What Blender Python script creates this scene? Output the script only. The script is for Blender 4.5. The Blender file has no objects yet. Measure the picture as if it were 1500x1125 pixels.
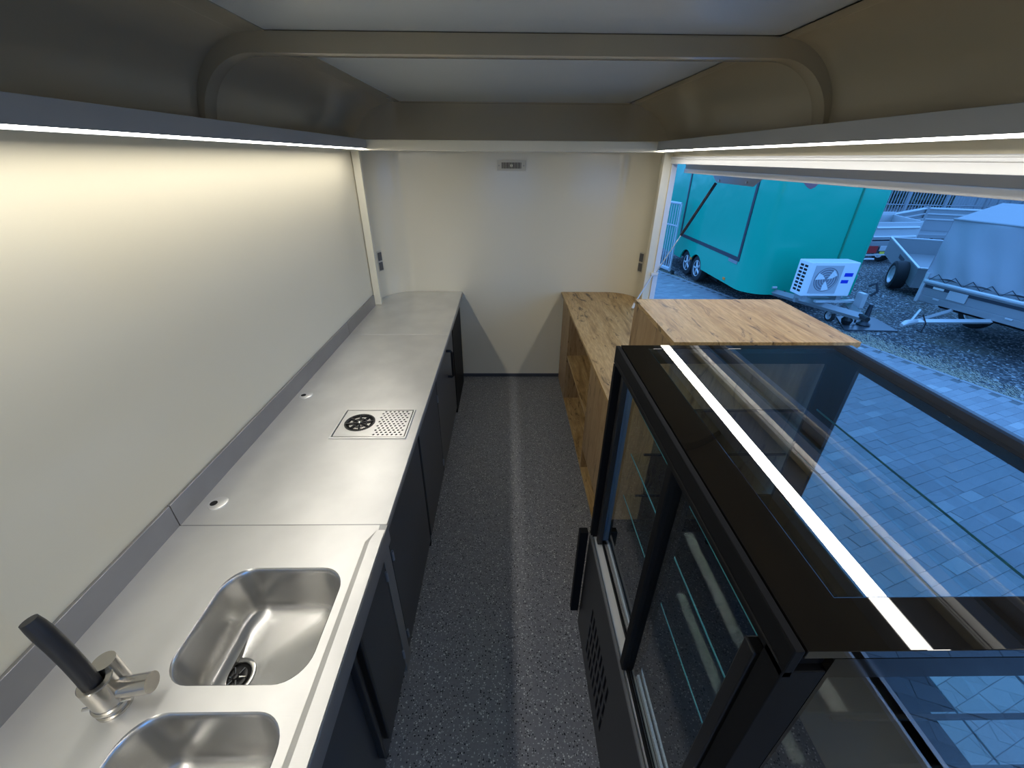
import bpy, bmesh, math, random
import numpy as np
from mathutils import Vector, Matrix
from mathutils.geometry import tessellate_polygon
random.seed(7)
PI = math.pi
S = bpy.context.scene
COL = S.collection

# ------------------------------------------------------------------ camera
pitch, yaw, roll = math.radians(28.84), math.radians(.87), math.radians(.42)
fw = Vector((math.sin(yaw)*math.cos(pitch), math.cos(yaw)*math.cos(pitch), -math.sin(pitch)))
rt = Vector((math.cos(yaw), -math.sin(yaw), 0)); up = rt.cross(fw)
rt, up = rt*math.cos(roll)+up*math.sin(roll), up*math.cos(roll)-rt*math.sin(roll)
cd = bpy.data.cameras.new('camera'); cam = bpy.data.objects.new('camera', cd); COL.objects.link(cam)
cam.matrix_world = Matrix(((rt.x, up.x, -fw.x, 0), (rt.y, up.y, -fw.y, 0), (rt.z, up.z, -fw.z, 2.0), (0, 0, 0, 1)))
cd.sensor_width = 36; cd.lens = 601*36/1500; cd.clip_start = .02; cd.clip_end = 300
S.camera = cam

# ------------------------------------------------------------------ sky and exposure
W = bpy.data.worlds.new('sky'); S.world = W; W.use_nodes = True
wn = W.node_tree.nodes; wn.clear()
wo = wn.new('ShaderNodeOutputWorld'); wb = wn.new('ShaderNodeBackground')
wb.inputs[0].default_value = (.14, .41, 1.0, 1); wb.inputs[1].default_value = 2.3
W.node_tree.links.new(wb.outputs[0], wo.inputs[0])
LED_POWER = 21.5
S.view_settings.view_transform = 'Standard'; S.view_settings.look = 'None'
S.view_settings.exposure = 0; S.view_settings.gamma = 1; S.view_settings.use_curve_mapping = False

# ------------------------------------------------------------------ materials
def principled(name, color, rough=.5, metal=0, spec=.5, **kw):
    m = bpy.data.materials.new(name); m.use_nodes = True
    b = m.node_tree.nodes['Principled BSDF']
    b.inputs['Base Color'].default_value = (*color, 1); b.inputs['Roughness'].default_value = rough
    b.inputs['Metallic'].default_value = metal; b.inputs['Specular IOR Level'].default_value = spec
    for k, v in kw.items(): b.inputs[k.replace('_', ' ')].default_value = v
    m.diffuse_color = (*color, 1)
    return m
def nt(m): return m.node_tree.nodes, m.node_tree.links, m.node_tree.nodes['Principled BSDF']
def tex_coord(m, scale=(1, 1, 1), rot=(0, 0, 0)):
    n, l, b = nt(m); tc = n.new('ShaderNodeTexCoord'); mp = n.new('ShaderNodeMapping')
    mp.inputs['Scale'].default_value = scale; mp.inputs['Rotation'].default_value = rot
    l.new(tc.outputs['Object'], mp.inputs[0]); return mp.outputs[0]
def noise(m, vec, scale, detail=3, rough=.5, dist=0):
    n, l, b = nt(m); t = n.new('ShaderNodeTexNoise'); t.inputs['Scale'].default_value = scale
    t.inputs['Detail'].default_value = detail; t.inputs['Roughness'].default_value = rough; t.inputs['Distortion'].default_value = dist
    l.new(vec, t.inputs['Vector']); return t.outputs['Fac']
def ramp(m, fac, stops):
    n, l, b = nt(m); r = n.new('ShaderNodeValToRGB'); e = r.color_ramp.elements
    while len(e) > 1: e.remove(e[-1])
    e[0].position = stops[0][0]; e[0].color = (*stops[0][1], 1)
    for p, c in stops[1:]: q = e.new(p); q.color = (*c, 1)
    l.new(fac, r.inputs[0]); return r.outputs[0]
def mixc(m, fac, a, b_, mode='MIX'):
    n, l, b = nt(m); x = n.new('ShaderNodeMix'); x.data_type = 'RGBA'; x.blend_type = mode
    for s, v in ((x.inputs[0], fac), (x.inputs[6], a), (x.inputs[7], b_)):
        if isinstance(v, (int, float)): s.default_value = v
        elif isinstance(v, tuple): s.default_value = (*v, 1)
        else: l.new(v, s)
    return x.outputs[2]
def bump(m, h, strength, dist=.01):
    n, l, b = nt(m); x = n.new('ShaderNodeBump'); x.inputs['Strength'].default_value = strength; x.inputs['Distance'].default_value = dist
    l.new(h, x.inputs['Height']); l.new(x.outputs[0], b.inputs['Normal'])
def setc(m, out): n, l, b = nt(m); l.new(out, b.inputs['Base Color'])
def mapr(m, fac, lo, hi, inp='Roughness'):
    n, l, b = nt(m); x = n.new('ShaderNodeMapRange'); x.inputs[3].default_value = lo; x.inputs[4].default_value = hi
    l.new(fac, x.inputs[0]); l.new(x.outputs[0], b.inputs[inp])

def cream(name, color=(.80, .735, .56), rough=.16):
    m = principled(name, color, rough, spec=.5)
    v = tex_coord(m, (1, 1, 1)); bump(m, noise(m, v, 2.2, 1), .12, .02); return m
M_CREAM = cream('cream_gelcoat'); M_CREAMSH = cream('cream_gelcoat_shaded', (.40, .355, .265), .16)  # second cream is darkened: the shade up by the ceiling is in its colour
M_TRIM = cream('cream_trim', (.82, .765, .60), .25)
M_PANEL = principled('white_ceiling_panel', (.50, .535, .54), .30)
bump(M_PANEL, noise(M_PANEL, tex_coord(M_PANEL), 4, 3), .15, .02)
M_FASCIA = principled('grey_fascia', (.35, .37, .39), .45)
M_ALU = principled('aluminium', (.80, .81, .82), .42, .25)
M_ALUD = principled('aluminium_shade_grey', (.40, .385, .35), .5, .3)  # darker aluminium; holds the shade of the hatch recess, shared by vent screws

def steel(name, col=(.75, .745, .725), r0=.38, r1=.45, sc=(2, 60, 2), met=.78, bs=.04):
    m = principled(name, col, .3, met)
    v = tex_coord(m, sc); f = noise(m, v, 6, 4, .6); mapr(m, f, r0, r1)
    v2 = tex_coord(m); g = noise(m, v2, 5, 3); setc(m, mixc(m, ramp(m, g, [(.35, (0, 0, 0)), (.7, (1, 1, 1))]), tuple(c*.93 for c in col), tuple(min(1, c*1.05) for c in col)))
    
    if bs: bump(m, f, bs, .002)
    return m
M_STEEL = steel('brushed_stainless'); M_STEELB = principled('bowl_stainless', (.62, .615, .60), .27, .92)
M_STEELF = steel('edge_stainless', (.38, .38, .38), .35, .45)
M_BSPL = steel('splash_stainless', (.33, .33, .34), .32, .42, (2, 2, 60))
M_SATIN = principled('satin_steel_insert', (.84, .83, .80), .32, .6)
M_CHROME = principled('chrome', (.75, .73, .69), .16, 1)
M_BRASSY = principled('brushed_nickel', (.58, .55, .50), .24, 1)
M_BLACK = principled('black_plastic', (.012, .012, .013), .35)
M_BLACKG = principled('black_gloss', (.010, .009, .008), .02, 0, .55)
M_BLACKM = principled('black_powder_coat', (.007, .0075, .009), .55, 0, .12)
M_DOOR = principled('anthracite_laminate', (.040, .042, .047), .33)
M_DOORE = principled('door_edge_band', (.05, .05, .052), .4)
M_GREYDOOR = principled('grey_appliance_front', (.085, .086, .088), .3, .3)
M_VOID = principled('dark_void', (.004, .004, .004), .8)
M_BASEB = principled('anthracite_baseboard', (.06, .065, .075), .4)
M_RUBBER = principled('rubber', (.02, .02, .022), .75)
M_HINGE = principled('steel_hinge', (.45, .5, .58), .3, .9)
M_WHITEP = principled('white_plastic', (.75, .74, .70), .4)
M_VENT = principled('vent_plastic', (.62, .58, .47), .4)
M_SOCK = principled('grey_socket', (.11, .11, .11), .4)

def emis(name, color, strength):
    m = bpy.data.materials.new(name); m.use_nodes = True; n = m.node_tree.nodes; n.clear()
    o = n.new('ShaderNodeOutputMaterial'); e = n.new('ShaderNodeEmission'); e.inputs[0].default_value = (*color, 1); e.inputs[1].default_value = strength
    m.node_tree.links.new(e.outputs[0], o.inputs[0]); return m
M_LED = emis('led_diffuser', (1, .96, .885), LED_POWER)
M_LED2 = emis('cabinet_led', (.9, .97, 1), 1.6)

def glassm(name, tint=(.93, .97, .97), ior=1.5, refl=1.0, rough=0):
    m = bpy.data.materials.new(name); m.use_nodes = True; n = m.node_tree.nodes; l = m.node_tree.links; n.clear()
    o = n.new('ShaderNodeOutputMaterial'); t = n.new('ShaderNodeBsdfTransparent'); g = n.new('ShaderNodeBsdfGlossy')
    f = n.new('ShaderNodeFresnel'); f.inputs[0].default_value = ior; x = n.new('ShaderNodeMixShader')
    t.inputs[0].default_value = (*tint, 1); g.inputs['Roughness'].default_value = rough; g.inputs[0].default_value = (refl, refl, refl, 1)
    geo = n.new('ShaderNodeNewGeometry')
    ml = n.new('ShaderNodeMath'); ml.operation = 'MULTIPLY'; iv = n.new('ShaderNodeMath'); iv.operation = 'SUBTRACT'; iv.inputs[0].default_value = 1
    l.new(geo.outputs['Backfacing'], iv.inputs[1]); l.new(f.outputs[0], ml.inputs[0]); l.new(iv.outputs[0], ml.inputs[1])
    l.new(ml.outputs[0], x.inputs[0]); l.new(t.outputs[0], x.inputs[1]); l.new(g.outputs[0], x.inputs[2]); l.new(x.outputs[0], o.inputs[0])
    return m
M_GLASS = glassm('display_glass', (.90, .94, .94), 1.9)
M_GLASST = glassm('display_top_glass', (.90, .93, .94), 2.3)
M_SHELFG = glassm('shelf_glass', (.93, .97, .96), 1.12)
M_GLASSE = glassm('end_panel_glass', (.88, .90, .88), 1.38)
M_BLACKE = principled('black_printed_border', (.011, .010, .008), .08, 0, .12)
M_GEDGE = principled('glass_edge', (.10, .42, .48), .2)

def wood(name, axis, base=(.46, .295, .12), dark=(.20, .12, .045), light=(.57, .40, .19)):
    m = principled(name, base, .42, 0, .4)
    sc = {'x': (1, 9, 9), 'y': (9, 1, 9), 'z': (9, 9, 1)}[axis]
    v = tex_coord(m, sc); a = noise(m, v, 2.0, 7, .62, .9)
    c1 = ramp(m, a, [(.30, dark), (.43, base), (.56, light), (.70, base)])
    v2 = tex_coord(m, tuple(q*5 for q in sc)); f = noise(m, v2, 2.5, 3, .6)
    c2 = mixc(m, ramp(m, f, [(.42, (1, 1, 1)), (.60, (0, 0, 0))]), c1, mixc(m, .35, c1, dark))
    sk = {'x': (2.2, 7, 7), 'y': (7, 2.2, 7), 'z': (7, 7, 2.2)}[axis]
    k = noise(m, tex_coord(m, sk), 1.9, 4, .7, 1.6)
    c3 = mixc(m, ramp(m, k, [(.585, (0, 0, 0)), (.68, (1, 1, 1))]), c2, tuple(q*.45 for q in dark))
    setc(m, c3); bump(m, f, .12, .002); return m
M_WOODY = wood('oak_grain_lengthwise', 'y'); M_WOODZ = wood('oak_grain_upright', 'z', (.36, .235, .115), (.25, .15, .065), (.43, .30, .16))

M_FLOOR = principled('speckled_vinyl', (.075, .082, .095), .42)
def _floor(m):
    n, l, b = nt(m); v = tex_coord(m)
    def flecks(scale, lo, hi, rad):
        vo = n.new('ShaderNodeTexVoronoi'); vo.inputs['Scale'].default_value = scale; l.new(v, vo.inputs['Vector'])
        sp = n.new('ShaderNodeSeparateColor'); l.new(vo.outputs['Color'], sp.inputs[0])
        gt = n.new('ShaderNodeMath'); gt.operation = 'GREATER_THAN'; gt.inputs[1].default_value = lo; l.new(sp.outputs[0], gt.inputs[0])
        lt = n.new('ShaderNodeMath'); lt.operation = 'LESS_THAN'; lt.inputs[1].default_value = hi; l.new(sp.outputs[0], lt.inputs[0])
        dl = n.new('ShaderNodeMath'); dl.operation = 'LESS_THAN'; dl.inputs[1].default_value = rad; l.new(vo.outputs['Distance'], dl.inputs[0])
        a = n.new('ShaderNodeMath'); a.operation = 'MULTIPLY'; l.new(gt.outputs[0], a.inputs[0]); l.new(lt.outputs[0], a.inputs[1])
        c = n.new('ShaderNodeMath'); c.operation = 'MULTIPLY'; l.new(a.outputs[0], c.inputs[0]); l.new(dl.outputs[0], c.inputs[1]); return c.outputs[0]
    base = mixc(m, noise(m, v, 90, 2), (.165, .168, .182), (.255, .26, .28))
    c = mixc(m, flecks(180, .78, 1.0, .40), base, (.52, .55, .56))
    c = mixc(m, flecks(135, .0, .14, .42), c, (.010, .012, .016))
    c = mixc(m, flecks(105, .89, 1.0, .36), c, (.62, .64, .63)); setc(m, c)
_floor(M_FLOOR)

# outdoors
M_GREEN = principled('green_trailer_paint', (.0, .42, .27), .18, 0, .5); bump(M_GREEN, noise(M_GREEN, tex_coord(M_GREEN), 1.6, 2), .25, .05)
M_GALV = principled('galvanised_steel', (.33, .34, .35), .42, .45)
M_GALVL = principled('light_aluminium', (.62, .63, .64), .35, .5)
M_TARP = principled('grey_tarpaulin', (.36, .37, .39), .55); bump(M_TARP, noise(M_TARP, tex_coord(M_TARP), 2.5, 4, .5, 1), .3, .03)
M_ACW = principled('white_ac_casing', (.78, .79, .80), .4)
M_BLUE = principled('blue_marking', (.0, .03, .55), .4)
M_RED = principled('red_lens', (.5, .02, .02), .3); M_ORANGE = principled('amber_lens', (.9, .25, .02), .3)
M_YELLOW = principled('yellow_plate', (.75, .6, .05), .4)
M_PVC = principled('window_frame_anthracite', (.03, .035, .045), .35)
M_MESHG = principled('fence_steel', (.36, .37, .39), .5, .3)
M_BRICK = []
for k, c in enumerate([(.31, .32, .33), (.335, .34, .35), (.285, .29, .30), (.41, .42, .42)]):
    m = principled('grey_concrete_paver_%s' % 'abcd'[k], c, .8); f = noise(m, tex_coord(m), 60, 4, .7)
    setc(m, mixc(m, f, tuple(q*.82 for q in c), tuple(q*1.15 for q in c))); bump(m, f, .4, .003); M_BRICK.append(m)
M_GRAVEL = principled('dark_gravel', (.12, .12, .12), .9)
def _gravel(m):
    n, l, b = nt(m); v = tex_coord(m)
    vo = n.new('ShaderNodeTexVoronoi'); vo.inputs['Scale'].default_value = 34; l.new(v, vo.inputs['Vector'])
    sp = n.new('ShaderNodeSeparateColor'); l.new(vo.outputs['Color'], sp.inputs[0])
    c = ramp(m, sp.outputs[0], [(0, (.025, .025, .028)), (.6, (.10, .10, .105)), (.86, (.21, .21, .21)), (1, (.48, .48, .47))])
    big = noise(m, v, .8, 3); c = mixc(m, ramp(m, big, [(.56, (0, 0, 0)), (.72, (1, 1, 1))]), c, mixc(m, .5, c, (.16, .14, .09))); setc(m, c)
    bump(m, vo.outputs['Distance'], -1, .02)
_gravel(M_GRAVEL)
M_STONE = principled('pale_stone', (.40, .40, .38), .8); M_STRAW = principled('dry_grass', (.68, .60, .44), .9)
M_HEDGE = principled('hedge_green', (.10, .13, .09), .9); bump(M_HEDGE, noise(M_HEDGE, tex_coord(M_HEDGE), 14, 5), 1, .1)
M_MAT = principled('dark_plastic_sheet', (.085, .09, .10), .3)
M_BUILD = principled('grey_cladding', (.30, .32, .34), .6)

# ------------------------------------------------------------------ mesh helpers
class MB:
    def __init__(s): s.v = []; s.f = []; s.sm = []
    def add(s, vs, fs, smooth=False):
        o = len(s.v); s.v += [tuple(p) for p in vs]; s.f += [tuple(i+o for i in f) for f in fs]; s.sm += [smooth]*len(fs); return s
    def box(s, x0, x1, y0, y1, z0, z1):
        return s.add([(x, y, z) for z in (z0, z1) for y in (y0, y1) for x in (x0, x1)],
                     [(0, 2, 3, 1), (4, 5, 7, 6), (0, 1, 5, 4), (2, 6, 7, 3), (0, 4, 6, 2), (1, 3, 7, 5)])
    def prism(s, pts, a0, a1, axis='z', smooth=False):
        def P(p, a): return {'z': (p[0], p[1], a), 'y': (p[0], a, p[1]), 'x': (a, p[0], p[1])}[axis]
        n = len(pts); area = sum(pts[i][0]*pts[(i+1) % n][1]-pts[(i+1) % n][0]*pts[i][1] for i in range(n))
        if area < 0: pts = pts[::-1]
        vs = [P(p, a0) for p in pts]+[P(p, a1) for p in pts]
        side = [(i, (i+1) % n, n+(i+1) % n, n+i) for i in range(n)]
        flip = (axis == 'y')
        caps = [tuple(range(n))[::-1], tuple(range(n, 2*n))]
        if flip: side = [f[::-1] for f in side]; caps = [c[::-1] for c in caps]
        if a1 < a0: side = [f[::-1] for f in side]; caps = [c[::-1] for c in caps]
        o = len(s.v); s.v += vs
        for f in side: s.f.append(tuple(i+o for i in f)); s.sm.append(smooth)
        for f in caps: s.f.append(tuple(i+o for i in f)); s.sm.append(False)
        return s
    def tube(s, path, rad, seg=10, caps=True):
        path = [Vector(p) for p in path]; n = len(path)
        if not isinstance(rad, (list, tuple)): rad = [rad]*n
        vs = []; prev = None
        for i, p in enumerate(path):
            t = (path[min(i+1, n-1)]-path[max(i-1, 0)]).normalized()
            a = prev if prev is not None else (Vector((0, 0, 1)) if abs(t.z) < .9 else Vector((1, 0, 0)))
            u = (a-t*a.dot(t)).normalized(); prev = u; w = t.cross(u)
            for k in range(seg):
                q = 2*PI*k/seg; vs.append(p+(u*math.cos(q)+w*math.sin(q))*rad[i])
        fs = [(i*seg+k, i*seg+(k+1) % seg, (i+1)*seg+(k+1) % seg, (i+1)*seg+k) for i in range(n-1) for k in range(seg)]
        s.add(vs, fs, True)
        if caps: s.f.append(tuple(len(s.v)-n*seg+k for k in range(seg))[::-1]); s.f.append(tuple(len(s.v)-seg+k for k in range(seg))); s.sm += [False, False]
        return s
    def cyl(s, c, axis, r, h, seg=24, r2=None):
        c = Vector(c); a = {'x': Vector((1, 0, 0)), 'y': Vector((0, 1, 0)), 'z': Vector((0, 0, 1))}[axis] if isinstance(axis, str) else Vector(axis).normalized()
        return s.tube([c, c+a*h], [r, r if r2 is None else r2], seg)
    def lathe(s, c, prof, axis='z', seg=28):
        vs = []; n = len(prof)
        for r, h in prof:
            for k in range(seg):
                q = 2*PI*k/seg; a, b = r*math.cos(q), r*math.sin(q)
                p = {'z': (a, b, h), 'x': (h, a, b), 'y': (b, h, a)}[axis]; vs.append((c[0]+p[0], c[1]+p[1], c[2]+p[2]))
        return s.add(vs, [(i*seg+k, i*seg+(k+1) % seg, (i+1)*seg+(k+1) % seg, (i+1)*seg+k) for i in range(n-1) for k in range(seg)], True)
    def plate(s, outer, holes, z0, z1):
        loops = [[Vector((*p, 0)) for p in outer]]+[[Vector((*p, 0)) for p in h] for h in holes]
        tri = tessellate_polygon(loops); flat = [p for L in loops for p in L]; n = len(flat)
        vs = [(p.x, p.y, z1) for p in flat]+[(p.x, p.y, z0) for p in flat]; fs = []
        for t in tri:
            a, b, c = (flat[i] for i in t); cr = (b-a).cross(c-a).z
            t = tuple(t) if cr > 0 else tuple(t)[::-1]
            fs.append(t); fs.append(tuple(i+n for i in t[::-1]))
        o = 0
        for li, L in enumerate(loops):
            m = len(L); ar = sum(L[i].x*L[(i+1) % m].y-L[(i+1) % m].x*L[i].y for i in range(m)); want = (li == 0)
            for i in range(m):
                j = (i+1) % m; q = (o+i, o+i+n, o+j+n, o+j)
                fs.append(q if (ar > 0) == want else q[::-1])
            o += m
        return s.add(vs, fs)
    def build(s, name, mat, parent=None, bevel=0, local=False, seg=2, kind=None):
        off = Vector((0, 0, 0))
        if parent and not local:
            r = parent
            while r: off += r.location; r = r.parent
        me = bpy.data.meshes.new(name); me.from_pydata([tuple(Vector(p)-off) for p in s.v], [], s.f)
        me.polygons.foreach_set('use_smooth', s.sm); me.materials.append(mat); me.update()
        bm = bmesh.new(); bm.from_mesh(me); bmesh.ops.remove_doubles(bm, verts=bm.verts, dist=1e-6); bmesh.ops.recalc_face_normals(bm, faces=bm.faces)
        if any(s.sm) and not bevel: bmesh.ops.split_edges(bm, edges=[e for e in bm.edges if len(e.link_faces) == 2 and e.calc_face_angle(0) > .6])
        bm.to_mesh(me); bm.free()
        o = bpy.data.objects.new(name, me); COL.objects.link(o); o.parent = parent
        if bevel:
            b = o.modifiers.new('bevel', 'BEVEL'); b.width = bevel; b.segments = seg; b.limit_method = 'ANGLE'; b.angle_limit = math.radians(40)
            b.harden_normals = False
        if kind: o['kind'] = kind
        return o
def B(name, mat, x0, x1, y0, y1, z0, z1, parent=None, bevel=0, **k): return MB().box(x0, x1, y0, y1, z0, z1).build(name, mat, parent, bevel, **k)
def thing(name, label, cat, loc=(0, 0, 0), rz=0, group=None):
    o = bpy.data.objects.new(name, None); COL.objects.link(o); o.location = loc; o.rotation_euler = (0, 0, rz); o.empty_display_size = .1
    o['label'] = label; o['category'] = cat
    if group: o['group'] = group
    return o
def tag(o, label, cat, group=None):
    o['label'] = label; o['category'] = cat
    if group: o['group'] = group
    return o
def struct(o, label=None, cat=None):
    o['kind'] = 'structure'
    if label: o['label'] = label
    if cat: o['category'] = cat
    return o
def copy_tree(o, parent=None):
    c = o.copy(); COL.objects.link(c); c.parent = parent
    for ch in list(o.children): copy_tree(ch, c)
    return c
def rrect(x0, x1, y0, y1, r, k=6):
    out = []
    for cx, cy, a in ((x1-r, y0+r, -PI/2), (x1-r, y1-r, 0), (x0+r, y1-r, PI/2), (x0+r, y0+r, PI)):
        for i in range(k+1): q = a+PI/2*i/k; out.append((cx+r*math.cos(q), cy+r*math.sin(q)))
    return out
def circ(cx, cy, r, n=24): return [(cx+r*math.cos(2*PI*i/n), cy+r*math.sin(2*PI*i/n)) for i in range(n)]

# ================================================================== trailer shell
XL, XR, YF, YB = -1.12, 1.20, 3.80, -1.7
G = -.60
def plan_front(e=0., r=.28):
    """outline of the rounded front wall from left wall to right wall, pushed out by e"""
    pts = [(XL-e, 3.41), (XL-e, YF-r-.012)]
    for i in range(15): q = PI-PI/2*i/14; pts.append((XL+r+(r+e)*math.cos(q), YF-r+(r+e)*math.sin(q)))
    pts += [(XL+r+.012, YF+e), (XR-r-.012, YF+e)]
    for i in range(15): q = PI/2-PI/2*i/14; pts.append((XR-r+(r+e)*math.cos(q), YF-r+(r+e)*math.sin(q)))
    pts += [(XR+e, YF-r-.012), (XR+e, 3.41)]; return pts
struct(B('floor', M_FLOOR, XL-.04, XR+.04, YB, YF+.02, -.06, 0), 'speckled dark grey vinyl floor', 'floor')
seam = B('weld_seam', M_FLOOR, .048, .0505, YB, YF-.01, 0, .0006, bpy.data.objects['floor'])
inn, out = plan_front(0), plan_front(.04)
struct(MB().prism(inn+out[::-1], 0, 2.08, 'z', True).build('wall_front', M_CREAM), 'cream glossy rounded front wall', 'wall')
MB().prism(inn+out[::-1], 2.08, 2.42, 'z', True).build('upper_wall_shaded', M_CREAMSH, bpy.data.objects['wall_front'])  # top of the front wall, split off to take the shade-darkened cream
struct(B('wall_left', M_CREAM, XL-.04, XL, YB, 3.42, 0, 2.10), 'glossy cream side wall above the steel counter', 'wall')
# right wall with the serving hatch
OY0, OY1, OZ0, OZ1 = -.35, 3.362, .50, 1.975
wr = MB(); wr.box(XR, XR+.034, YB, OY0, 0, 2.10); wr.box(XR, XR+.034, OY1, 3.42, 0, 2.10); wr.box(XR, XR+.034, OY0, OY1, 0, OZ0); wr.box(XR, XR+.034, OY0, OY1, OZ1+.04, 2.10)
struct(wr.build('wall_right', M_CREAM), 'cream wall around the serving hatch', 'wall')
# back wall with open doorway behind the camera
wb_ = MB(); wb_.box(XL-.04, -.45, YB-.04, YB, 0, 2.42); wb_.box(.55, XR+.04, YB-.04, YB, 0, 2.42); wb_.box(-.45, .55, YB-.04, YB, 1.95, 2.42)
struct(wb_.build('wall_back', M_CREAM), 'cream rear wall with doorway', 'wall')
bb = MB(); p1 = plan_front(-.006); p0 = plan_front(-.0005)
bb.prism(p0+p1[::-1], .0, .035, 'z')
struct(bb.build('baseboard_front', M_BASEB), 'thin dark skirting below the front wall', 'baseboard')

# ceiling: cove + flat border + white panels
R = .26
def cove(sx, e=0.):
    pts = []
    xc = XL+R if sx < 0 else XR-R
    for i in range(17): q = PI/2*i/16; pts.append((xc+sx*(R+e)*math.cos(q), 2.11+(R+e)*math.sin(q)))
    pts.append((xc-sx*.006, 2.11+R+e)); return pts
Li, Lo = [(XL, 2.1001)]+cove(-1), [(XL-.04, 2.1001)]+cove(-1, .04)
Ri, Ro = [(XR, 2.1001)]+cove(1), [(XR+.04, 2.1001)]+cove(1, .04)
ceil = struct(MB().box(XL, XR, YB, YF+.03, 2.385, 2.42).build('ceiling', M_CREAMSH), 'cream coved trailer ceiling with two white inset panels', 'ceiling')
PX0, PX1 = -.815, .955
MB().prism(Li+[(PX0, 2.37), (PX0, 2.40)]+Lo[::-1], YB, YF, 'y', True).build('cove', M_CREAMSH, ceil)
MB().prism(Ri+[(PX1, 2.37), (PX1, 2.40)]+Ro[::-1], YB, YF, 'y', True).build('cove', M_CREAMSH, ceil)
for x in (-.905, .985): MB().tube([(x, YB, 2.371), (x, YF-.02, 2.371)], .006, 8).build('bead', M_CREAMSH, ceil)
for y0, y1 in ((YB, 1.79), (1.87, YF-.03)):
    B('ceiling_panel', M_PANEL, PX0+.001, PX1-.001, y0, y1, 2.373, 2.384, ceil)
B('end_border', M_CREAMSH, PX0, PX1, YF-.03, YF, 2.365, 2.384, ceil)
# rib across the vault
def rib_outline(d):
    x0, z1, r = (XL+.018, 2.312, .225) if d else (XL+.0005, 2.3715, .262)
    pts = [(x0, 2.09 if d else 2.09)]; x1 = XR-(x0-XL)
    for i in range(17): q = PI-PI/2*i/16; pts.append((x0+r+r*math.cos(q), z1-r+r*math.sin(q)))
    for i in range(17): q = PI/2-PI/2*i/16; pts.append((x1-r+r*math.cos(q), z1-r+r*math.sin(q)))
    pts.append((x1, 2.09)); return pts
struct(MB().prism(rib_outline(0)+rib_outline(.035)[::-1], 1.795, 1.865, 'y', True).build('trim_1', M_TRIM if False else M_CREAMSH, None, .006), 'cream arched rib across the ceiling', 'trim')
# frame at y 3.4: beam and two posts
struct(B('trim_2', M_TRIM, -1.119, 1.199, 3.225, 3.43, 2.040, 2.104, None, .004), 'cream cross beam in front of the rounded end wall', 'trim')
struct(B('trim_3', M_TRIM, -1.115, -1.06, 3.385, 3.42, .902, 2.042, None, .003), 'cream upright post at the left wall above the steel counter', 'trim')
struct(B('trim_4', M_TRIM, 1.14, 1.20, 3.37, 3.42, .902, 2.042, None, .003), 'cream upright post at the right wall beside the hatch', 'trim')

# LED light fixtures
for sx, nm, xw, xi in ((-1, 'left', XL, -.95), (1, 'right', XR, 1.03)):
    t = thing('led_light_fixture', 'long grey pelmet with white LED line along the %s' % ('closed left wall' if sx < 0 else 'wall over the serving hatch'), 'light', (xw, YB, 2.05), 0, None)
    y1 = 3.224
    def bx(name, mat, xa, xb, z0, z1, ya=YB+.01, yb=y1, bev=0): return B(name, mat, min(xa, xb), max(xa, xb), ya, yb, z0, z1, t, bev)
    bx('housing', M_FASCIA, xw-sx*.001, xi+sx*.0045, 2.0535, 2.104)
    bx('fascia', M_FASCIA, xi, xi+sx*.004, 2.050, 2.104, bev=.001)
    ld = MB(); a, b = xi+sx*.005, xi+sx*.056
    ld.prism([(a, 2.0534), (b, 2.0534), (b, 2.0455), (a, 2.0515)], YB+.03, y1-.01, 'y'); ld.build('led_strip', M_LED, t)
    bx('profile_lip', M_FASCIA, b+sx*.0005, b+sx*.004, 2.044, 2.0534)

# serving hatch frame, jamb, flap
fr = MB()
fr.box(1.19, 1.24, OY0-.02, OY1+.012, 1.972, 2.016); fr.box(1.185, 1.19, OY0-.02, OY1+.012, 1.999, 2.003); fr.box(1.187, 1.19, OY0-.02, OY1+.012, 2.009, 2.016)
hw = struct(fr.build('window_1', M_ALU, None, .0015), 'wide open serving hatch with aluminium frame', 'window')
B('jamb', M_ALU, 1.2005, 1.24, OY1-.004, OY1+.012, OZ0, 1.972, hw, .0015)
B('jamb', M_ALU, 1.19, 1.24, OY0-.02, OY0, OZ0, 1.972, hw, .0015)
B('sill', M_ALU, 1.19, 1.25, OY0-.02, OY1+.012, OZ0-.02, OZ0, hw, .0015)
MB().box(1.205, 1.212, 1.74, 1.75, 1.972, 1.973).build('screw', M_BLACK, hw)
fl = thing('hatch_flap', 'raised serving flap with aluminium edge hung above the hatch opening', 'flap', (1.27, 1.5, 1.98))
fp = MB(); fp.prism([(1.272, 1.985), (2.32, 2.10), (2.32, 2.135), (1.272, 2.02)], OY0+.02, OY1-.02, 'y'); fp.build('flap_panel', principled('flap_inner_skin', (.30, .285, .25), .3), fl)
B('inner_edge_profile', M_ALU, 1.285, 1.32, OY0+.02, OY1-.03, 1.914, 1.94, fl, .003)
B('recess_shade', M_ALUD, 1.292, 1.312, OY0+.02, OY1-.03, 1.94, 1.984, fl)  # strip standing for the shaded gap, shade put into its grey
ep = MB(); ep.prism([(2.30, 2.06), (2.34, 2.065), (2.34, 2.14), (2.30, 2.135)], OY0+.02, OY1-.02, 'y'); ep.build('outer_edge_profile', M_ALU, fl)
bp = MB(); bp.prism([(3.28, 1.855), (2.78, 1.855), (2.70, 1.90), (2.70, 2.04), (3.42, 2.04), (3.42, 1.93)], 1.515, 1.521, 'x'); bp.build('bracket_plate', M_GALV, fl)
MB().cyl((1.508, 3.24, 1.868), 'x', .008, .012, 12).build('screw', M_GALVL, fl); MB().cyl((1.508, 2.86, 1.875), 'x', .006, .012, 12).build('screw', M_GALVL, fl)
gs = thing('gas_strut', 'slim black gas strut with silver rod holding the hatch flap open', 'strut', (1.20, 3.40, 1.17))
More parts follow.
